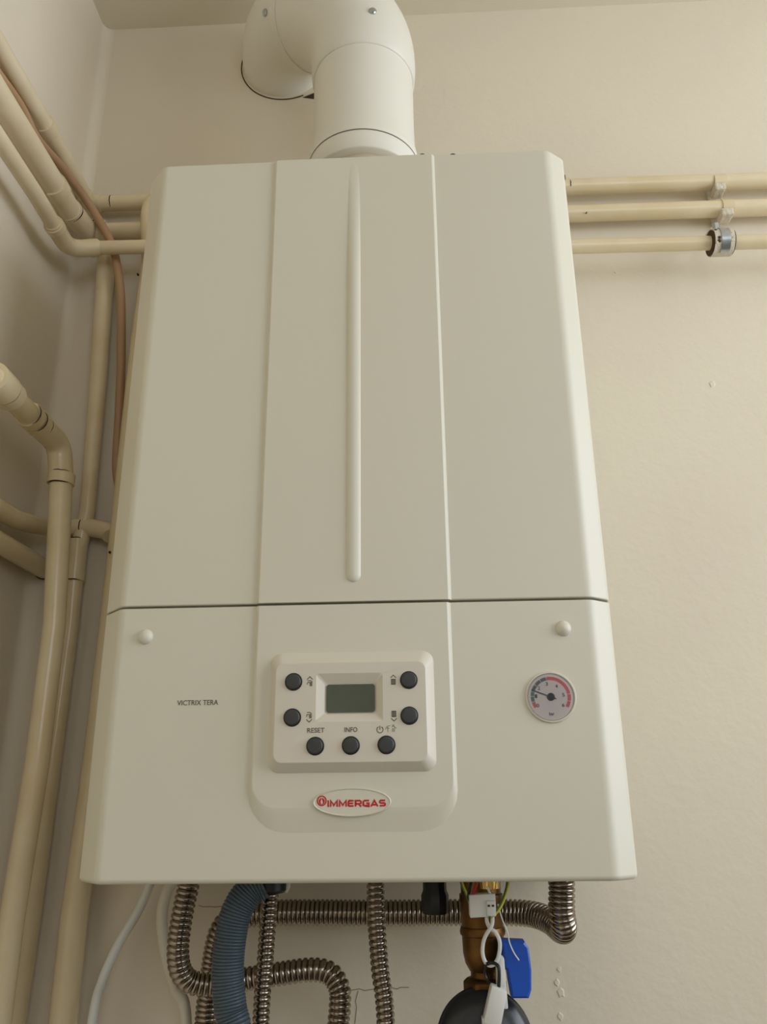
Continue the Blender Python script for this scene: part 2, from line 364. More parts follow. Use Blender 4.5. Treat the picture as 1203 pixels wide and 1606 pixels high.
for k in range(3): mb.ribbon(at(p, [(0.4+1.4*k,-2), (0.4+1.4*k,-7)]), w*0.9, YT)
mb.build('tap_up_symbol', 'ink', panel, smooth=False)
p = (-0.0319, -0.2612, 0.1218); mb = MB()
mb.ribbon(at(p, [(-4.2,-3.2), (0,-7.2), (4.2,-3.2)]), w, YT); mb.ribbon(at(p, [(-3.5,7.2), (1,7.2), (4,5)]), w, YT); mb.ribbon(at(p, [(-4,0.5), (-3.6,4), (3.6,4)]), w, YT)
for k in range(3): mb.ribbon(at(p, [(0.4+1.4*k,3.2), (0.4+1.4*k,-1.5)]), w*0.9, YT)
mb.build('tap_down_symbol', 'ink', panel, smooth=False)
p = (0.0354, -0.2612, 0.1497); mb = MB()                              # radiator with arrow up
mb.ribbon(at(p, [(-4.3,3.8), (0,8), (4.3,3.8)]), w, YT)
for k in range(5): mb.ribbon(at(p, [(-3+1.5*k,2), (-3+1.5*k,-6.5)]), w*0.9, YT)
mb.ribbon(at(p, [(-3.4,1.6), (3.4,1.6)]), w*0.8, YT); mb.ribbon(at(p, [(-3.4,-6), (3.4,-6)]), w*0.8, YT)
mb.build('radiator_up_symbol', 'ink', panel, smooth=False)
p = (0.0355, -0.2612, 0.1218); mb = MB()
mb.ribbon(at(p, [(-4.3,-3.5), (0,-7.3), (4.3,-3.5)]), w, YT)
for k in range(5): mb.ribbon(at(p, [(-3+1.5*k,-1.2), (-3+1.5*k,7.6)]), w*0.9, YT)
mb.ribbon(at(p, [(-3.4,-1), (3.4,-1)]), w*0.8, YT); mb.ribbon(at(p, [(-3.4,7.2), (3.4,7.2)]), w*0.8, YT)
mb.build('radiator_down_symbol', 'ink', panel, smooth=False)
p = (0.0243, -0.2612, 0.1117); mb = MB()
mb.ribbon(at(p, arc(0, -0.4, 4.7, 120, 420, 24)), w, YT); mb.ribbon(at(p, [(0,5.4), (0,-0.6)]), w, YT)
mb.build('power_symbol', 'ink', panel, smooth=False)
p = (0.0304, -0.2612, 0.1121); mb = MB()
mb.ribbon(at(p, [(-4,-1), (-2,1.5), (0,4), (4,4.4)]), w*0.8, YT); mb.ribbon(at(p, [(0,3), (0.5,-5)]), w*0.8, YT); mb.ribbon(at(p, [(-1,0.5), (2.5,0.8)]), w*0.8, YT)
mb.build('summer_symbol', 'inkpale', panel, smooth=False)
p = (0.0349, -0.2612, 0.1120); mb = MB()
mb.ribbon(at(p, [(-2,3), (0,5.5), (1.5,3)]), w*1.3, YT); mb.ribbon(at(p, [(1,3), (4.6,0.8)]), w, YT)
for k in range(3): mb.ribbon(at(p, [(-1.5+1.6*k,1), (-1.5+1.6*k,-4.5)]), w*0.7, YT)
mb.build('winter_symbol', 'inkpale', panel, smooth=False)
# maker's badge
cx, cz = (0.0017, -0.2545, 0.0579)[0], (0.0017, -0.2545, 0.0579)[2]
mb = MB(); mb.cur = 1; rx, rz = 0.0305, 0.0107
mb.loft([ellipse(cx, cz, rx, rz, YB+0.001), ellipse(cx, cz, rx, rz, YB-0.0011), ellipse(cx, cz, rx-0.0007, rz-0.0007, YB-0.0017)], True, False)
mb.cur = 0; mb.loft([ellipse(cx, cz, rx-0.0007, rz-0.0007, YB-0.0017), ellipse(cx, cz, rx-0.0014, rz-0.0014, YB-0.0010)], False, True)
badge = mb.build('badge', ['boiler', 'boiler'], boiler, angle=20)
YG = YB-0.0012
GL = {'I': (2, [[(1,0),(1,10)]]), 'M': (11, [[(1,0),(1.2,9.4),(5.5,2.2),(9.8,9.4),(10,0)]]), 'E': (8.4, [[(8,9),(1.6,9),(1,8.2),(1,1.8),(1.6,1),(8,1)], [(1,5),(7.4,5)]]),
      'R': (9.4, [[(1,0),(1,9),(7,9),(8.4,8),(8.4,5.2),(7,4.2),(1.5,4.2)], [(5,4.2),(8.8,0)]]), 'G': (9.6, [[(8.8,9),(2.6,9),(1,7.8),(1,2.2),(2.6,1),(8.6,1),(8.6,5),(5,5)]]),
      'A': (10.4, [[(0.6,0),(5.2,9.2),(9.8,0)], [(2.2,2.6),(8.2,2.6)]]), 'S': (9, [[(8.4,9),(2,9),(1,8.1),(1,5.9),(2,5),(7.2,5),(8.2,4.1),(8.2,1.9),(7.2,1),(0.8,1)]])}
bx0, bx1, bz0, bz1 = (-0.0173, -0.2545, 0.0553)[0], (0.0279, -0.2545, 0.0549)[0], (0.0057, -0.2545, 0.0546)[2], (0.0057, -0.2545, 0.0594)[2]
tot = sum(GL[c][0]+1.3 for c in 'IMMERGAS')-1.3; ku = (bx1-bx0)/tot; kv = (bz1-bz0)/10; X_ = 0
for c in 'IMMERGAS':
    mb = MB()
    for li, line in enumerate(GL[c][1]): mb.ribbon([(bx0+(X_+a_)*ku, bz0+b_*kv) for a_, b_ in line], 2.6*kv, YG-0.00004*li)
    mb.build('badge_letter', 'red', badge, smooth=False); X_ += GL[c][0]+1.3
p = (-0.0218, -0.2545, 0.0591); mb = MB()
mb.ribbon(at(p, arc(0, 0, 6.5, 0, 360, 32)[:-1]), 1.9*u, YG, closed=True); mb.build('emblem_ring', 'red', badge, smooth=False)
mb = MB(); mb.loft([[(p[0]+4.5*u*math.cos(2*PI*k_/28), y_, p[2]+(4.5*math.sin(2*PI*k_/28)-0.6)*u) for k_ in range(28)] for y_ in (YG+0.0002, YG)]); mb.build('emblem_disc', 'red', badge, smooth=False)
mb = MB(); mb.loft([[(p[0]+a_*u, y_, p[2]+b_*u) for a_, b_ in ((0.2,3.2),(-0.9,1.2),(-1.7,-0.9),(-1.6,-2.8),(-0.7,-4.4),(0.7,-4.4),(1.6,-2.8),(1.5,-1.2),(0.8,0.4))] for y_ in (YG, YG-0.0002)]); mb.build('flame_emblem', 'boiler', badge, smooth=False)
text('model_lettering', 'VICTRIX TERA', 'ink', boiler, (-0.1421, -0.2500, 0.1340)[0], (-0.1084, -0.2500, 0.1335)[0], (-0.1252, -0.2500, 0.1338)[2], (-0.1255, -0.2500, 0.1379)[2], -D-0.0002)
# pressure gauge
gc = (0.1614, -0.2510, 0.1358); gx, gz = gc[0], gc[2]
def gring(r, y, n=56): return ellipse(gx, gz, r, r, y, n)
mb = MB(); mb.loft([gring(0.0203, -D+0.001), gring(0.0203, -D-0.0012), gring(0.0198, -D-0.0019), gring(0.0188, -D-0.0019), gring(0.0182, -D-0.0004)], True, True)
gauge = mb.build('pressure_gauge', 'module', boiler, angle=30)
YD = -D-0.0005
MB().loft([gring(0.0181, YD+0.0002), gring(0.0181, YD-0.0002)], True, True).build('dial', 'dial', gauge, smooth=False)
def seg(name, a0, a1, m):
    mb = MB(); n = max(3, int(abs(a1-a0)/6)); mb.ribbon([(gx+0.0147*math.cos(math.radians(a0+(a1-a0)*k/n)), gz+0.0147*math.sin(math.radians(a0+(a1-a0)*k/n))) for k in range(n+1)], 0.0027, YD-0.0004, 0.0003)
    return mb.build(name, m, gauge, smooth=False)
seg('red_scale_band', 213, 195, 'dred'); seg('green_scale_band', 193.5, 178.5, 'dgreen'); seg('green_scale_band', 177, 164, 'dgreen')
seg('dark_scale_band', 163, 142, 'ddark'); seg('dark_scale_band', 140.5, 121, 'ddark'); seg('dark_scale_band', 119.5, 101, 'ddark')
seg('red_scale_band', 99.5, 9, 'dred'); seg('red_scale_band', 7.5, -12, 'dred'); seg('red_scale_band', -13.5, -33, 'dred')
k = 0.0938e-3
for ch, dx, dy, hh in (('0',-115,-70,26), ('1',-126,8,26), ('2',-96,76,26), ('3',-27,110,26), ('4',55,90,26), ('5',108,15,26), ('6',100,-70,26)):
    text('dial_numeral', ch, 'inkblack', gauge, gx+(dx-11)*k, gx+(dx+11)*k, gz+(dy-hh*0.6)*k, gz+(dy+hh*0.6)*k, YD-0.0004, bold=0.012)
text('dial_unit', 'bar', 'inkblack', gauge, gx-25*k, gx+19*k, gz-154*k, gz-126*k, YD-0.0004, bold=0.015)
ca, sa = math.cos(math.radians(159)), math.sin(math.radians(159))
mb = MB(); mb.ribbon([(gx+0.0163*ca, gz+0.0163*sa), (gx-0.0045*ca, gz-0.0045*sa)], 0.0009, YD-0.0009, 0.0004)
mb.lathe([(0.0031, 0), (0.0031, 0.0010), (0.0025, 0.0014), (0.0003, 0.0014)], (gx, YD-0.0003, gz), (0, -1, 0), 24); mb.build('needle', 'inkblack', gauge)
MB().loft([gring(0.0185, -D-0.0021), gring(0.0185, -D-0.0026)], True, True).build('gauge_glass', 'glass', gauge, smooth=False)
# black filling tap under the boiler
b = (0.0653, -0.1200, -0.0201)
mb = MB(); mb.lathe([(0.0112, -0.013), (0.0120, -0.010), (0.0123, 0.002), (0.0105, 0.006), (0.0105, 0.0035-b[2])], (b[0], b[1], b[2]-0.004), seg=10); mb.build('filling_tap', 'black', boiler, angle=25)

# ------------------------------------------------------------------ flue
FX, FY = 0.004, -0.125
flue = thing('flue_pipe', 'white enamelled flue pipe rising from the boiler top and bending into the wall', 'flue', (FX, FY, H))
MB().lathe([(0.060, 0), (0.060, 0.004), (0.056, 0.006), (0.056, 0.078)], (FX, FY, H), seg=48).build('flue_neck', 'flueshade', flue)
MB().lathe([(0.055, 0.7565), (0.0655, 0.7565), (0.0668, 0.7580), (0.0668, 0.7815), (0.050, 0.7825)], (FX, FY, 0), seg=64).build('flue_collar', 'flue', flue, angle=50)
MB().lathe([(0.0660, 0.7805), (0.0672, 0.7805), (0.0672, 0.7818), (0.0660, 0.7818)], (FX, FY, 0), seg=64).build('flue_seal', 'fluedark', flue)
MB().lathe([(0.050, 0.7822), (0.0670, 0.7822), (0.0674, 0.784), (0.0672, 0.789), (0.0655, 0.798), (0.0632, 0.810), (0.0625, 0.84), (0.0625, 0.96)], (FX, FY, 0), seg=64).build('flue_tube', 'flue', flue, angle=50)
def bez(t, P=((FX, FY, 0.945), (FX, FY, 1.055), (-0.113, -0.108, 1.0985), (-0.1225, 0.0, 1.0985))):
    a, b, c, d = [Vector(q) for q in P]; return a*(1-t)**3+b*3*t*(1-t)**2+c*3*t*t*(1-t)+d*t**3
path = [Vector((FX, FY, 0.917)), Vector((FX, FY, 0.9185)), Vector((FX, FY, 0.932))]+[bez(0.60*k_/20) for k_ in range(21)]
rad = [0.0632, 0.0650, 0.0662]+[0.0664]*19+[0.0670, 0.0672]; path.append(bez(0.602)); rad.append(0.0625)
MB().tube(path, rad, 64).build('flue_elbow', 'flue', flue, angle=50)
MB().tube([bez(0.55+0.45*k_/14) for k_ in range(15)]+[Vector((-0.1225, 0.03, 1.0985))], 0.0620, 64).build('flue_wall_stub', 'flue', flue, angle=50)
ring(MB(), bez(0.56), bez(0.57)-bez(0.55), 0.0664, 0.0035, 0.0014, 64).build('elbow_socket_rim', 'flue', flue)
for p, q in (((0.0196, -0.1890, 0.9650), (0.24, -0.97, 0.04)), ((-0.1285, -0.1186, 1.0595), (-0.74, -0.57, -0.355))):
    mb = MB(); q = Vector(q).normalized(); pp = Vector(p)
    mb.lathe([(0.0048, -0.012), (0.0048, 0.0015), (0.0036, 0.0028), (0.0006, 0.0028)], pp, q, 12); mb.build('flue_screw', 'zinc', flue)
mb = MB(); L = []
for k_ in range(30):
    a = math.radians(165+130*k_/29); L.append((-0.1215+0.0665*math.cos(a), 1.0985+0.0665*math.sin(a)))
mb.ribbon(L, 0.0016, -0.0006, 0.0006); mb.build('wall_gap', 'crack', flue, smooth=False)
mb = MB(); p = (-0.0826, 0.0000, 1.0360); mb.loft([[(p[0]-0.012, 0, p[2]-0.002), (p[0]+0.006, 0, p[2]-0.006), (p[0]+0.006, 0, p[2]+0.006)], [(p[0]-0.01, -0.001, p[2]-0.002), (p[0]+0.005, -0.001, p[2]-0.005), (p[0]+0.005, -0.001, p[2]+0.005)]]); mb.build('plaster_gap', 'crack', flue, smooth=False)

# ------------------------------------------------------------------ heating pipes along both walls
def seam(parent, p, t, r, w=0.0007):
    t = Vector(t).normalized(); h = Vector((0, -1, 0)) if abs(t.y) < 0.7 else Vector((1, 0, 0)); U = (h-t*h.dot(t)).normalized(); V = t.cross(U); rnd = random.Random(int(1e5*abs(p[0]+p[1]+p[2])))
    a0, a1 = rnd.uniform(-75, -20), rnd.uniform(30, 80); P = []
    for k_ in range(13):
        a = math.radians(a0+(a1-a0)*k_/12); P.append(Vector(p)+(U*math.cos(a)+V*math.sin(a))*(r+0.0001)+t*rnd.uniform(-0.0003, 0.0003))
    return MB().tube(P, [w*(0.25+0.75*math.sin(PI*k_/12)) for k_ in range(13)], 6).build('paint_crack', 'crack', parent)
def chip(parent, p, s_, n=(0, -1, 0)):
    mb = MB(); mb.lathe([(s_, -0.002), (s_*0.9, 0.0006), (s_*0.3, 0.0007)], p, n, 7); return mb.build('paint_chip', 'crack', parent)
RA, RBp, RC = 0.0107, 0.0112, 0.0090
zA0, zA1 = 0.8395, 0.8335
# A: topmost
pa = thing('heating_pipe', 'topmost cream pipe along both walls, closest to the ceiling', 'pipe', (-0.387, -0.02, 0.80), 'cream heating pipes along the walls')
MB().tube(fillet([(-0.387, -2.49, 0.800), (-0.387, -0.26, 0.842), (-0.387, -0.10, 0.847), (-0.387, -0.034, 0.844)], 0.02), RA, 24).build('left_run', 'pipew', pa)
MB().tube(fillet([(-0.387, -0.036, 0.844), (-0.387, -0.02, 0.842), (-0.366, -0.02, zA0)], 0.018), RA+0.0012, 24).build('elbow', 'pipe', pa)
MB().tube([(-0.368, -0.02, zA0), (0.25, -0.02, 0.836), (0.9, -0.02, 0.829), (1.59, -0.02, 0.822)], RA, 24).build('right_run', 'pipe', pa)
seam(pa, (-0.352, -0.02, 0.8394), (1, 0, 0), RA); seam(pa, (0.2751, -0.0200, 0.8351), (1, 0, 0), RA, 0.0006)
# B: middle
pb = thing('heating_pipe', 'middle cream pipe of the three, with the wide elbow in the left corner', 'pipe', (-0.378, -0.02, 0.76), 'cream heating pipes along the walls')
RL = 0.0145
MB().tube([(-0.378, -2.49, 0.745), (-0.378, -0.27, 0.772), (-0.378, -0.075, 0.777)], RL, 28).build('left_run', 'pipew', pb)
MB().tube(fillet([(-0.378, -0.085, 0.777), (-0.378, -0.022, 0.787), (-0.352, -0.020, 0.793)], 0.03), RL+0.001, 28).build('elbow', 'pipew', pb)
MB().tube([(-0.356, -0.02, 0.793), (0.25, -0.02, 0.792), (0.9, -0.02, 0.787), (1.59, -0.02, 0.781)], RBp, 24).build('right_run', 'pipe', pb)
seam(pb, (-0.378, -0.079, 0.7768), (0, 1, 0.03), RL+0.001); seam(pb, (-0.3704, -0.0200, 0.7967), (1, 0, 0), RBp+0.001)
chip(pb, ((0.2914, -0.0310, 0.7844)[0], -0.0309, (0.2914, -0.0310, 0.7844)[2]), 0.0008)
# C: lowest, stands further off the wall
YC = -0.055
pc = thing('heating_pipe', 'lowest and thinnest cream pipe of the three, clamped by bare metal at right', 'pipe', (-0.37, YC, 0.70), 'cream heating pipes along the walls')
MB().tube([(-0.372, -2.49, 0.665), (-0.3720, -0.2720, 0.7194), (-0.3720, -0.1798, 0.7212), (-0.3720, -0.1259, 0.7183)], RC+0.0004, 24).build('left_run', 'pipew', pc)
MB().tube(fillet([(-0.3720, -0.1314, 0.7186), (-0.3740, -0.0785, 0.7202), (-0.3482, -0.0550, 0.7399)], 0.034), RC+0.002, 24).build('elbow', 'pipe', pc)
c0 = (-0.3523, -0.0550, 0.7391); c1 = (-0.3169, -0.0550, 0.7385); c2 = (0.2643, -0.0550, 0.7131); c3 = (0.5032, -0.0550, 0.7099)
cd = Vector(c3)-Vector(c2); MB().tube([c0, c1, (-0.2875, -0.0550, 0.7381), (-0.15, YC, c1[2]), (0.15, YC, c2[2]), c2, c3, Vector(c3)+cd*4.2], RC, 24).build('right_run', 'pipe', pc)
ring(MB(), (-0.3540, -0.0550, 0.7391), (1, 0, 0), RC, 0.007, 0.0028, 24).build('collar', 'pipe', pc)
ring(MB(), (-0.3720, -0.1241, 0.7184), (0, 1, 0.03), RC, 0.008, 0.0032, 24).build('collar', 'pipew', pc)

# wall bracket at the right with its three clamps
xb = (0.4685, -0.0200, 0.7829)[0]
br = thing('pipe_bracket', 'chipped bracket holding the three pipes to the wall right of the boiler', 'bracket', (xb, 0, 0.68))
MB().box((xb-0.006, -0.003, 0.742), (xb+0.006, 0.0, 0.845)).build('back_plate', 'chip', br, smooth=False, bevel=0.0008)
def clampm(c, r, w, m, name, a0=0, a1=360, th=0.0022):
    rings = []; n = 28
    for k_ in range(n+1):
        a = math.radians(a0+(a1-a0)*k_/n); ny, nz = -math.cos(a), math.sin(a)
        rings.append([(c[0]+sx*w/2, c[1]+ny*q, c[2]+nz*q) for sx, q in ((-1, r-0.0004), (1, r-0.0004), (1, r+th), (-1, r+th))])
    return MB().loft(rings, True, True).build(name, m, br, angle=40)
cA = (xb+0.004, -0.02, 0.8315); cB = (xb+0.008, -0.02, 0.7897); cC = ((0.4462, -0.0550, 0.7115)[0], YC, c2[2]+(c3[2]-c2[2])*0.76)
clampm(cA, RA, 0.016, 'pipe', 'painted_clamp', -150, 150, 0.0012); clampm(cB, RBp, 0.015, 'pipe', 'painted_clamp', -150, 150, 0.0012)
MB().box((cA[0]-0.010, -0.0325, cA[2]-0.019), (cA[0]+0.004, -0.012, cA[2]-0.0085)).build('clamp_lug', 'chip', br, smooth=False, bevel=0.002)
MB().box((cB[0]-0.012, -0.0335, cB[2]-0.0185), (cB[0]+0.004, -0.012, cB[2]-0.0085)).build('clamp_lug', 'chip', br, smooth=False, bevel=0.002)
clampm(cC, RC+0.0065, 0.024, 'chip', 'chipped_sleeve', -180, 180, 0.0014)
clampm(cC, RC-0.0006, 0.027, 'crack', 'rubber_liner', -180, 180, 0.0072)
clampm((cC[0]+0.001, cC[1], cC[2]), RC+0.0078, 0.011, 'zinc', 'steel_band', -80, 80, 0.0012)
MB().tube([(cC[0], -0.0005, cC[2]+0.036), (cC[0], cC[1]+0.020, cC[2]+0.034), (cC[0], cC[1]+0.004, cC[2]+RC+0.006)], 0.004, 12).build('threaded_stud', 'chip', br)
mb = MB(); mb.lathe([(0.0045, 0), (0.0045, 0.009), (0.003, 0.0105), (0.0005, 0.0105)], (cC[0]-0.004, cC[1]-0.004, cC[2]+RC+0.006), (-0.1, -0.2, 1), 6); mb.build('clamp_bolt', 'zinc', br, angle=20)
rnd = random.Random(4)
for k_ in range(9):
    a = rnd.uniform(-0.9, 0.9); rr = RC+0.0080
    p = (cC[0]+rnd.choice((-0.0085, 0.0095))+rnd.uniform(-0.0015, 0.0015), cC[1]-rr*math.cos(a), cC[2]+rr*math.sin(a))
    MB().lathe([(0.0022, -0.002), (0.0019, 0.0004), (0.0006, 0.0006)], p, (0, -math.cos(a), math.sin(a)), 6).build('paint_flake', rnd.choice(('chip', 'crack', 'pipe')), br)
# clips on the left wall
def clip(loc, r, label, w=0.016):
    t = thing('pipe_clip', label, 'clip', (XL, loc[1], loc[2]-r))
    rings = []
    for k_ in range(19):
        a = math.radians(-110+220*k_/18); rings.append([(loc[0]+math.cos(a)*q, loc[1]+sy*w/2, loc[2]+math.sin(a)*q) for sy, q in ((-1, r-0.0004), (1, r-0.0004), (1, r+0.0022), (-1, r+0.0022))])
    MB().loft(rings, True, True).build('clip_band', 'pipew', t, angle=40)
    MB().box((XL-0.001, loc[1]-w/2, loc[2]-r*0.55), (loc[0]-r*0.4, loc[1]+w/2, loc[2]+r*0.55)).build('clip_foot', 'pipew', t, smooth=False, bevel=0.0015)
    mb = MB(); mb.lathe([(0.003, 0), (0.003, 0.003), (0.0006, 0.004)], (loc[0]+0.003, loc[1], loc[2]+r+0.001), (0, 0, 1), 8); mb.build('clip_screw', 'chip', t)
    return t
clip((-0.387, -0.150, 0.8455), RA, 'painted-over clip round the topmost pipe on the left wall')
clip((-0.378, -0.125, 0.775), RL, 'cracked painted clip round the middle pipe on the left wall')

# riser left of the boiler with its swan neck up to the topmost pipe
XT = -0.2895; RT = 0.0125
rs = thing('riser_pipe', 'tan vertical pipe beside the boiler edge with a swan neck at its top', 'pipe', (XT, -0.03, -0.4))
MB().tube([(XT-0.008, -0.03, -0.5), (XT-0.0075, -0.03, -0.05), (XT-0.002, -0.03, 0.1), (XT, -0.03, 0.3), (XT+0.001, -0.03, 0.6), (XT+0.004, -0.028, 0.735)], [0.0138, 0.0136, 0.0132, 0.0125, 0.0125, 0.0125], 24).build('tube', 'pipe', rs)
sw = spline([(XT+0.004, -0.028, 0.730), (XT+0.004, -0.032, 0.752), (XT+0.005, -0.046, 0.776), (XT+0.005, -0.049, 0.795), (XT+0.005, -0.042, 0.816), (XT+0.005, -0.026, 0.833), (XT+0.005, -0.02, 0.839)], 8)
MB().tube(sw, 0.0128, 24).build('swan_neck', 'pipe', rs)
chip(rs, (-0.2946, -0.0430, 0.3290), 0.0016); chip(rs, (-0.2973, -0.0400, 0.7073), 0.0016)

# rear riser with tee and branch
XV = -0.3405; RV = 0.0098
tr = thing('tee_pipe', 'cream vertical pipe in the wall corner with a tee and a level branch', 'pipe', (XV, -0.016, -0.4))
v0 = (-0.3513, -0.0160, 0.7268); v1 = (-0.3381, -0.0160, 0.3908)
MB().tube([Vector(v0)+Vector((-0.001, 0, 0.02)), v0, (-0.3434, -0.0160, 0.5633), v1, (-0.3434, -0.0160, 0.3350)], [0.0118, 0.0118, 0.0108, 0.0092, 0.0098], 24).build('upper_tube', 'pipe', tr)
MB().tube([Vector(v0)+Vector((-0.001, 0, 0.01)), Vector(v0)+Vector((-0.001, 0.001, 0.028)), Vector(v0)+Vector((-0.001, 0.010, 0.036)), Vector(v0)+Vector((-0.001, 0.020, 0.036))], 0.0118, 24).build('top_bend', 'pipe', tr)
t0 = (-0.3454, -0.0160, 0.3524); t1 = (-0.3442, -0.0160, 0.3025)
MB().tube([t0, t1], [0.0118, 0.0118], 24).build('tee_fitting', 'pipe', tr)
MB().tube([t1, (-0.3426, -0.0160, 0.2512), (-0.3454, -0.0160, 0.0975), (-0.3500, -0.0160, -0.0551), (-0.3529, -0.0160, -0.1463), (XV-0.004, -0.016, -0.5)], [0.0102, 0.0098, 0.0105, 0.0125, 0.0125, 0.0125], 24).build('lower_tube', 'pipe', tr)
seam(tr, (-0.3463, -0.0160, 0.3532), (0, 0, 1), 0.0118); seam(tr, (-0.3442, -0.0160, 0.3025), (0, 0, 1), 0.0118)
lb = [(-0.383, -2.49, 0.320), (-0.383, -1.2, 0.337), (-0.383, -0.3, 0.3495), (-0.383, -0.125, 0.352), (-0.383, -0.075, 0.357), (-0.379, -0.030, 0.366), (-0.364, -0.017, 0.3675), (-0.3722, -0.0160, 0.3698), (-0.3435, -0.0160, 0.3691)]
MB().tube(spline(lb, 6), 0.0105, 22).build('branch', 'pipe', tr)
MB().tube(spline([(-0.3505, -0.0160, 0.3693), (-0.3396, -0.0160, 0.3690), (-0.3254, -0.0160, 0.3670), (-0.3080, -0.0160, 0.3626), (XT-0.0135, -0.020, 0.356)], 6), 0.0108, 22).build('branch_end', 'pipe', tr)
seam(tr, (-0.3415, -0.0160, 0.3691), (1, 0, 0), 0.0108); seam(tr, (-0.4033, -0.0160, 0.3698), (1, 0.1, 0), 0.0105, 0.0006)
# short pipe running into the wall at the far left
o = thing('stub_pipe', 'short cream pipe sloping along the left wall into the corner, under the branch', 'pipe', (-0.388, -0.1, 0.30))
MB().tube([(-0.388, -2.49, 0.335), (-0.388, -0.12, 0.3215), (-0.387, -0.02, 0.3215), (-0.387, 0.01, 0.3215)], 0.0115, 22).build('tube', 'pipe', o)
jagp = ring(MB(), (-0.387, -0.0035, 0.3215), (0, 1, 0), 0.0115, 0.002, 0.0012).build('plaster_crack', 'crack', o)

# thick pipe in front that comes along the left wall and drops
dp = thing('drop_pipe', 'thick cream pipe in front of the others, elbow and collar, dropping at far left', 'pipe', (-0.335, -0.08, -0.4))
RD = 0.0122; YD_ = -0.08; XD = -0.353
q0 = (-0.3453, -0.0800, 0.4108)
MB().tube([(XD, -2.49, 0.496), (XD, -0.14, 0.4500)], RD, 28).build('wall_run', 'pipe', dp)
MB().tube(fillet([(XD, -0.135, 0.4500), (XD+0.003, -0.083, 0.447), (q0[0], -0.08, q0[2]-0.004)], 0.040, 12), RD+0.0014, 28).build('elbow', 'pipe', dp)
MB().tube([(q0[0], -0.08, q0[2]), (-0.3415, -0.0800, 0.3684), (-0.3317, -0.0800, 0.2382), (-0.3317, -0.0800, 0.0952), (-0.3373, -0.0800, -0.0467), (-0.3382, -0.0800, -0.1315), (-0.345, -0.08, -0.5)], [0.0125, 0.0125, 0.0116, 0.0120, 0.0118, 0.012, 0.012], 28).build('drop', 'pipe', dp)
for y0, y1 in ((-0.140, -0.128), (-0.156, -0.146)):
    ring(MB(), (XD, (y0+y1)/2, 0.4503), (0, 1, -0.02), RD, y1-y0, 0.0022, 28).build('coupling', 'pipe', dp)
ring(MB(), (XD, -0.20, 0.4512), (0, 1, -0.02), RD, 0.012, 0.0034, 28).build('union_nut', 'pipew', dp)
ring(MB(), (XD, -0.222, 0.4516), (0, 1, -0.02), RD, 0.026, 0.0046, 28).build('union_nut', 'pipe', dp)
qc = (-0.3446, -0.0800, 0.4053); ring(MB(), qc, (0.03, 0, 1), RD, 0.012, 0.0027, 28).build('collar', 'pipe', dp)
for yy in (-0.127, -0.141, -0.157): seam(dp, (XD, yy, 0.4503), (0, 1, -0.02), RD+0.0016, 0.0007)
seam(dp, Vector(qc)+Vector((0, 0, 0.0068)), (0, 0, 1), RD+0.0016, 0.0006); seam(dp, Vector(qc)-Vector((0, 0, 0.0066)), (0, 0, 1), RD+0.001, 0.0007)

# tan cable clipped along the pipes
cb = [(-0.394, -2.49, 0.770), (-0.394, -1.4, 0.788), (-0.394, -0.5, 0.805), (-0.394, -0.32, 0.812), (-0.3930, -0.2094, 0.8277), (-0.3900, -0.1636, 0.8176), (-0.3860, -0.0971, 0.8296), (-0.3703, -0.0500, 0.8151), (-0.3537, -0.0430, 0.7880), (-0.3382, -0.0370, 0.7582), (-0.3280, -0.0340, 0.7228), (-0.3210, -0.0280, 0.6775), (-0.3147, -0.0220, 0.5957), (-0.3117, -0.0160, 0.5173), (-0.3104, -0.0100, 0.4506), (-0.300, -0.008, 0.38), (-0.300, -0.008, 0.2)]
tag(MB().tube(spline(cb, 8), 0.0056, 16).build('cable', 'conduit'), 'tan cable running down between the pipes left of the boiler', 'cable')

# ------------------------------------------------------------------ hoses under the boiler
def nut(parent, p, r, m='brass'): return MB().lathe([(r*0.9, -0.0055), (r, -0.005), (r, -0.0005)], p, seg=6).build('end_nut', m, parent, angle=20)
def hose(label, pts, r, period, depth, m='steel', name='corrugated_hose', group='corrugated steel hoses under the boiler', top=True):
    P = spline(pts, 10); t = thing(name, label, 'hose', pts[0], group)
    bellows(MB(), P, r, period, depth).build('bellows', m, t, angle=70)
    if top: nut(t, (pts[0][0], pts[0][1], 0.0), r*1.15)
    return t
a = (-0.1586, -0.1200, -0.0146)
hose('corrugated steel hose leftmost under the boiler, hooking right and then down', [(a[0]+0.0005, -0.12, -0.006), a, (-0.1627, -0.1200, -0.0397), (-0.1648, -0.1180, -0.0655), (-0.1623, -0.1120, -0.0837), (-0.1532, -0.1050, -0.0936), (-0.1324, -0.1000, -0.0961), (-0.1037, -0.1000, -0.0916), (-0.0750, -0.1000, -0.0876), (-0.0474, -0.1000, -0.0846), (-0.0307, -0.1000, -0.0877), (-0.0220, -0.1000, -0.0993), (-0.0214, -0.1000, -0.1142), (-0.0228, -0.1000, -0.1434), (-0.02, -0.10, -0.25)], 0.0100, 0.0050, 0.0020)
a = (-0.0775, -0.1500, -0.0122)
hose('thin corrugated steel hose hanging straight down beside the blue-grey hose', [(a[0], -0.15, -0.006), a, (-0.0792, -0.1500, -0.0412), (-0.0807, -0.1500, -0.0751), (-0.0823, -0.1500, -0.1154), (a[0]-0.006, -0.15, -0.25)], 0.0072, 0.0049, 0.0015)
a = (0.0127, -0.1300, -0.0126)
hose('thin corrugated steel hose hanging straight down under the boiler middle', [(a[0], -0.13, -0.006), a, (0.0131, -0.1300, -0.0392), (0.0161, -0.1300, -0.0789), (0.0206, -0.1300, -0.1200), (a[0]+0.010, -0.13, -0.25)], 0.0080, 0.0050, 0.0016)
a = (0.1771, -0.1300, -0.0136)
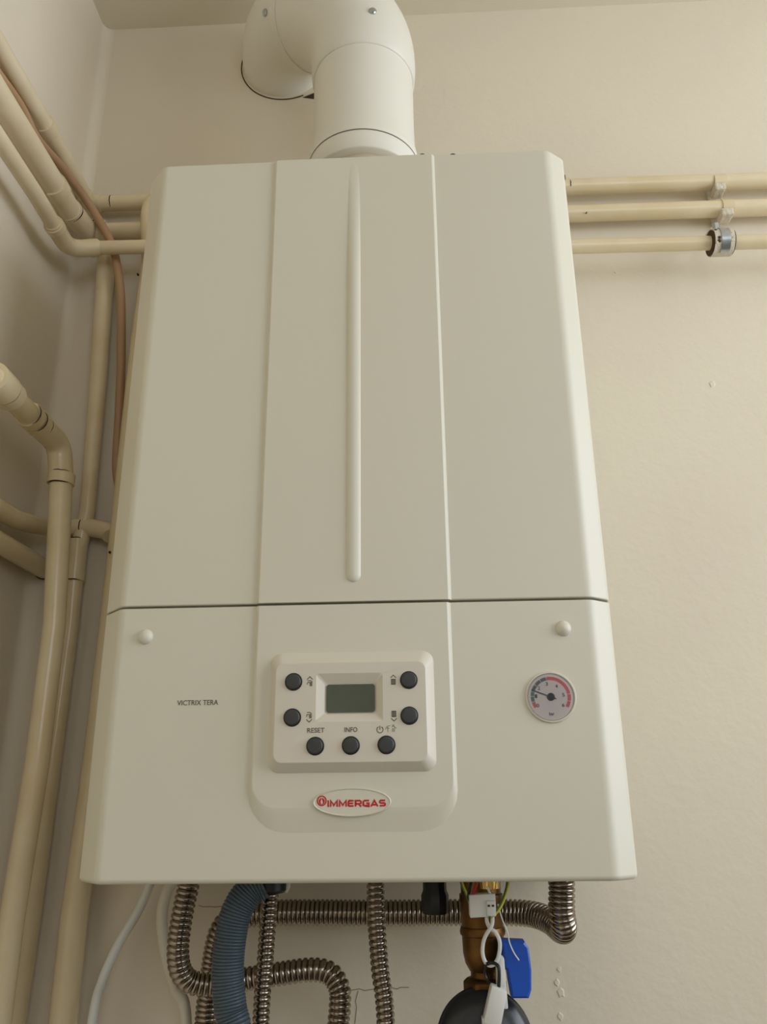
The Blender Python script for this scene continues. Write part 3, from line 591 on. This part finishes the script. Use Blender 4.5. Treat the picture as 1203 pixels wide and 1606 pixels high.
hose('corrugated steel hose from the right end of the boiler, running level behind the others', [(a[0]-0.001, -0.13, -0.006), a, (0.1757, -0.1280, -0.0352), (0.1776, -0.1200, -0.0474), (0.1775, -0.1040, -0.0526), (0.1706, -0.0840, -0.0480), (0.1571, -0.0680, -0.0446), (0.1310, -0.0600, -0.0439), (0.0764, -0.0600, -0.0436), (0.0092, -0.0600, -0.0438), (-0.0460, -0.0600, -0.0430), (-0.0955, -0.0600, -0.0433), (-0.1263, -0.0600, -0.0465), (-0.1393, -0.0600, -0.0575), (-0.1444, -0.0600, -0.0776), (-0.1469, -0.0600, -0.1070), (-0.1487, -0.0600, -0.1361), (-0.148, -0.06, -0.25)], 0.0118, 0.0044, 0.0020)
dh = hose('blue-grey ribbed plastic drain hose curving down under the boiler left side', [(-0.0812, -0.1700, -0.0062), (-0.0915, -0.1720, -0.0124), (-0.1012, -0.1740, -0.0272), (-0.1058, -0.1750, -0.0495), (-0.1065, -0.1750, -0.0752), (-0.1032, -0.1750, -0.0980), (-0.0993, -0.1750, -0.1246), (-0.118, -0.172, -0.20), (-0.112, -0.165, -0.30)], 0.0133, 0.0024, 0.0010, 'bluehose', 'drain_hose', None, False)
b = (-0.0733, -0.1650, -0.0087)
MB().lathe([(0.013, -0.006), (0.0145, -0.004), (0.0145, 0.006), (0.0145, -b[2]-0.0005)], (b[0]-0.003, b[1], b[2]), seg=24).build('siphon_collar', 'black', dh)
p = (-0.0625, -0.1600, -0.0113); mb = MB(); mb.lathe([(0.0012, -0.004), (0.0035, 0.0), (0.004, 0.012)], p, seg=8); mb.build('collar_tab', 'nylon', dh)

# two cables at the lower left
tag(MB().tube(spline([(-0.2212, -0.0300, -0.0100), (-0.2233, -0.0300, -0.0230), (-0.2330, -0.0300, -0.0463), (-0.2474, -0.0350, -0.0730), (-0.2588, -0.0400, -0.1053), (-0.2608, -0.0520, -0.1411), (-0.272, -0.055, -0.3)], 10), 0.0046, 14).build('cable', 'nylon'), 'white cable slanting down to the left below the boiler', 'cable')
tag(MB().tube(spline([(-0.1902, -0.0500, -0.0132), (-0.1982, -0.0500, -0.0246), (-0.2014, -0.0500, -0.0485), (-0.1946, -0.0520, -0.0788), (-0.1822, -0.0550, -0.1079), (-0.1696, -0.0550, -0.1404), (-0.165, -0.055, -0.3)], 10), 0.0055, 14).build('cable', 'cream'), 'thicker cream cable curving down beside the leftmost steel hose', 'cable')

# ------------------------------------------------------------------ gas valve
gvp = lambda a: a
T = (0.1032, -0.1350, -0.0188); gx0 = (0.1055, -0.1350, -0.0390)[0]
zt = (0.1036, -0.1350, -0.0107)[2]; zr = (0.1017, -0.1350, -0.0485)[2]; zb = (0.1003, -0.1350, -0.0773)[2]; zn = (0.1000, -0.1350, -0.0840)[2]; zh = (0.0992, -0.1350, -0.1002)[2]
gv = thing('gas_valve', 'aged brass gas valve with a blue lever under the boiler right side', 'valve', (gx0, -0.135, zh))
MB().lathe([(0.0175, zr), (0.0180, zr+0.002), (0.0180, zt-0.016), (0.0190, zt-0.014), (0.0190, zt-0.009), (0.0175, zt-0.008), (0.0175, -0.0005)], (gx0, -0.135, 0), seg=40).build('upper_body', 'brass', gv)
MB().lathe([(0.0175, zr-0.004), (0.0193, zr-0.003), (0.0197, zr), (0.0188, zr+0.003), (0.0175, zr+0.004)], (gx0, -0.135, 0), seg=40).build('body_ring', 'brass', gv)
MB().lathe([(0.0125, zb-0.002), (0.0160, zb+0.004), (0.0176, zb+0.012), (0.0181, zr-0.003)], (gx0, -0.135, 0), seg=40).build('ball_body', 'brass', gv)
MB().lathe([(0.0118, zn-0.002), (0.0118, zb+0.003)], (gx0, -0.135, 0), seg=32).build('neck', 'brass', gv)
mb = MB(); mb.lathe([(0.016, zh-0.002), (0.0185, zh), (0.0185, zn-0.003), (0.015, zn)], (gx0, -0.135, 0), seg=6); mb.build('hex_nut', 'brass', gv, angle=20, bevel=0.0008)
b = (0.1108, -0.1650, -0.0089)
MB().lathe([(0.0085, -0.0035), (0.0085, -b[2]-0.0005)], (b[0], b[1], b[2]), seg=20).build('test_nipple', 'brassbright', gv)
hx0 = (0.1187, -0.1580, -0.0515)[0]; hx1 = (0.1420, -0.1580, -0.0516)[0]; hz1 = (0.1274, -0.1500, -0.0518)[2]; hz0 = (0.1248, -0.1500, -0.0939)[2]
mb = MB()
rings = []
for y_, q in ((-0.166, 0.0015), (-0.1645, 0), (-0.150, 0), (-0.1475, 0.0015)):
    rings.append([(hx0+q, y_, hz1-q), (hx1-0.004-q, y_, hz1-0.001-q), (hx1-0.001-q, y_, hz1-0.006), (hx1-q, y_, hz1-0.022), (hx1-0.001-q, y_, hz1-0.036), (hx1-0.0035-q, y_, hz0+q), (hx0+0.0060+q, y_, hz0+q), (hx0+0.0030+q, y_, hz0+0.022), (hx0+0.0012+q, y_, hz1-0.020)])
mb.loft(rings, True, True); hd = mb.build('lever', 'blue', gv, angle=30)
MB().lathe([(0.0035, 0), (0.0035, 0.0012), (0.0028, 0.0014), (0.0004, 0.0006)], (hx1-0.0012, -0.157, hz1-0.022), (1, 0, 0), 14).build('lever_hole', 'crack', hd)
MB().lathe([(0.011, 0), (0.011, 0.012), (0.008, 0.016)], (gx0+0.014, -0.145, hz1-0.014), (1, 0, 0), 20).build('valve_stem', 'brass', gv)

# round black filter below the valve
fc = (0.1021, -0.1400, -0.1305)
fl = thing('magnetic_filter', 'round black filter with a pale printed ring under the brass valve', 'filter', (fc[0], -0.14, fc[2]-0.04))
zt_ = zh-0.001; rs_ = zt_-fc[2]
MB().lathe([(0.0004, 0.027), (0.022, 0.027), (0.0335, 0.024), (0.0380, 0.018), (0.0388, 0.007), (0.0380, -0.007), (0.034, -0.016), (0.0004, -0.019)], fc, (0, -1, 0.25), 56).build('body', 'darkmetal', fl, angle=40)
ax = Vector((0, -1, 0.25)).normalized(); U = Vector((1, 0, 0)); V = ax.cross(U)
mb = MB()
def band(r0, r1, a0, a1, h):
    n = 16; vs = []
    for k_ in range(n+1):
        aa = math.radians(a0+(a1-a0)*k_/n)
        for r_ in (r0, r1): vs.append(Vector(fc)+ax*(h-(0 if r_ < 0.0225 else (r_-0.022)*0.26))+(U*math.cos(aa)-V*math.sin(aa))*r_)
    mb.add(vs, [(2*i, 2*i+1, 2*i+3, 2*i+2) for i in range(n)])
mb = MB(); band(0.0225, 0.0320, 108, 150, 0.0274); mb.build('printed_mark', 'greyprint', fl, smooth=False)
mb = MB(); band(0.0225, 0.0320, 18, 62, 0.0274); mb.build('printed_mark', 'greyprint', fl, smooth=False)
MB().lathe([(0.0380, 0.0175), (0.0394, 0.016), (0.0394, 0.010), (0.0384, 0.008)], fc, (0, -1, 0.25), 56, caps=False).build('rim', 'darkmetal', fl)
MB().lathe([(0.012, 0), (0.013, 0.003), (0.013, max(0.004, zh-0.0025-fc[2]-0.036))], (gx0, -0.137, fc[2]+0.036), seg=24).build('inlet_collar', 'darkmetal', fl)

# wiring round the valve
def tubeobj(pts, r, name, m, parent=None, seg=10): return MB().tube(spline(pts, 8), r, seg).build(name, m, parent)
cn = (0.1044, -0.1780, -0.0235)
uc = thing('wire_connector', 'white plastic wire connector in front of the valve top', 'connector', (cn[0], cn[1], cn[2]-0.012))
mb = MB()
mb.loft([[(cn[0]+sx*0.0108-0.001, y_, cn[2]+sz*0.0086+sx*0.0005) for sx, sz in ((-1, -1), (1, -1), (1, 1), (-1, 1))] for y_ in (-0.185, -0.171)], True, True)
mb.build('housing', 'nylon', uc, bevel=0.0012)
mb = MB(); mb.box((cn[0]+0.002, -0.1868, cn[2]-0.0075), (cn[0]+0.0095, -0.184, cn[2]+0.004)); mb.build('latch', 'nylon', uc, bevel=0.0008)
for dx in (0.0028, 0.0062): MB().box((cn[0]+dx, -0.1871, cn[2]-0.0005), (cn[0]+dx+0.002, -0.1864, cn[2]+0.0010)).build('latch_slot', 'crack', uc, smooth=False)
tubeobj([(0.1000, -0.1800, -0.0026), (0.0991, -0.1810, -0.0083), (0.0961, -0.1820, -0.0149), (0.0947, -0.1820, -0.0225), (0.0953, -0.1780, -0.0263)], 0.0013, 'red_lead', 'redwire', uc)
tubeobj([(0.0966, -0.1760, -0.0019), (0.0939, -0.1780, -0.0105), (0.0925, -0.1780, -0.0182), (0.0951, -0.1760, -0.0213)], 0.0013, 'black_lead', 'black', uc)
tubeobj([(0.1079, -0.1820, -0.0092), (0.1098, -0.1820, -0.0140), (0.1114, -0.1800, -0.0171)], 0.0010, 'white_lead', 'nylon', uc)
def earth(label, pts):
    t = thing('earth_wire', label, 'wire', pts[0]); tubeobj(pts, 0.0014, 'green_sheath', 'green', t)
    tubeobj([Vector(p)+Vector((0.0006, -0.0007, 0)) for p in pts], 0.0010, 'yellow_stripe', 'yellow', t)
earth('green and yellow earth wire left of the white connector', [(0.0866, -0.1700, -0.0044), (0.0884, -0.1720, -0.0101), (0.0918, -0.1720, -0.0179), (0.0938, -0.1700, -0.0229)])
earth('green and yellow earth wire curving right of the white connector', [(0.1268, -0.1700, -0.0036), (0.1248, -0.1750, -0.0110), (0.1206, -0.1800, -0.0200), (0.1151, -0.1840, -0.0276), (0.1092, -0.1840, -0.0313), (0.1086, -0.1800, -0.0285)])
lp = [(0.1065, -0.1800, -0.0304), (0.1066, -0.1810, -0.0359), (0.1088, -0.1830, -0.0403), (0.1127, -0.1840, -0.0430), (0.1154, -0.1850, -0.0484), (0.1155, -0.1850, -0.0548), (0.1131, -0.1850, -0.0626), (0.1083, -0.1850, -0.0666), (0.1038, -0.1850, -0.0648), (0.1016, -0.1850, -0.0584), (0.1025, -0.1850, -0.0502), (0.1053, -0.1860, -0.0441), (0.1097, -0.1870, -0.0379), (0.1110, -0.1830, -0.0329), (0.1101, -0.1800, -0.0304)]
tag(tubeobj(lp, 0.0016, 'wire_loop', 'nylon', None, 10), 'white wire looped in a figure of eight in front of the brass valve', 'wire')
lc = (0.1087, -0.1920, -0.0932)
wc = thing('wire_connector', 'white plastic wire connector hanging on black leads before the black filter', 'connector', (lc[0], lc[1], lc[2]-0.02))
mb = MB(); d = Vector((0.0034, 0, 0.0122)); nrm = Vector((0.0066, 0, -0.0016)); c_ = Vector(lc)
mb.loft([[c_+d*sz+nrm*sx+Vector((0, y_, 0)) for sx, sz in ((-1, -1), (1, -1.1), (1, 1), (-0.9, 1.1))] for y_ in (-0.007, 0.007)], True, True); mb.build('housing', 'nylon', wc, bevel=0.0014)
mb = MB(); mb.loft([[c_-d*1.0+nrm*sx*0.55+Vector((-0.0035, 0, -0.002+0.006*sz))+Vector((0, y_, 0)) for sx, sz in ((-1, -1), (1, -1), (1, 1), (-1, 1))] for y_ in (-0.005, 0.005)], True, True); mb.build('plug_tip', 'nylon', wc, bevel=0.001)
tubeobj([(0.1041, -0.1880, -0.0652), (0.1086, -0.1890, -0.0641), (0.1129, -0.1910, -0.0660), (0.1134, -0.1920, -0.0716), (0.1123, -0.1920, -0.0823), (0.1111, -0.1920, -0.0866)], 0.0014, 'black_lead', 'black', wc)
tubeobj([(0.1042, -0.1860, -0.0655), (0.1026, -0.1820, -0.0717), (0.1044, -0.1820, -0.0775), (0.1082, -0.1880, -0.0813), (0.1096, -0.1920, -0.0866)], 0.0010, 'black_lead', 'black', wc)
p = (0.1146, -0.1750, -0.0784)
mb = MB(); mb.loft([[(p[0]-0.003, y_, p[2]-0.020), (p[0]+0.0055, y_, p[2]-0.020), (p[0]+0.0045, y_, p[2]+0.016), (p[0]+0.001, y_, p[2]+0.018), (p[0]-0.002, y_, p[2]+0.012)] for y_ in (-0.180, -0.170)], True, True)
tag(mb.build('cable_sleeve', 'nylon', bevel=0.001), 'upright pale plastic sleeve between the blue lever and the black lead', 'sleeve')
tag(tubeobj([(0.1169, -0.1720, -0.0238), (0.1195, -0.1720, -0.0343), (0.1236, -0.1710, -0.0449), (0.1248, -0.1710, -0.0524), (0.1279, -0.1710, -0.0599), (0.1318, -0.1700, -0.0656)], 0.0006, 'thread', 'nylon', None, 6), 'thin pale thread trailing over the blue lever', 'thread')
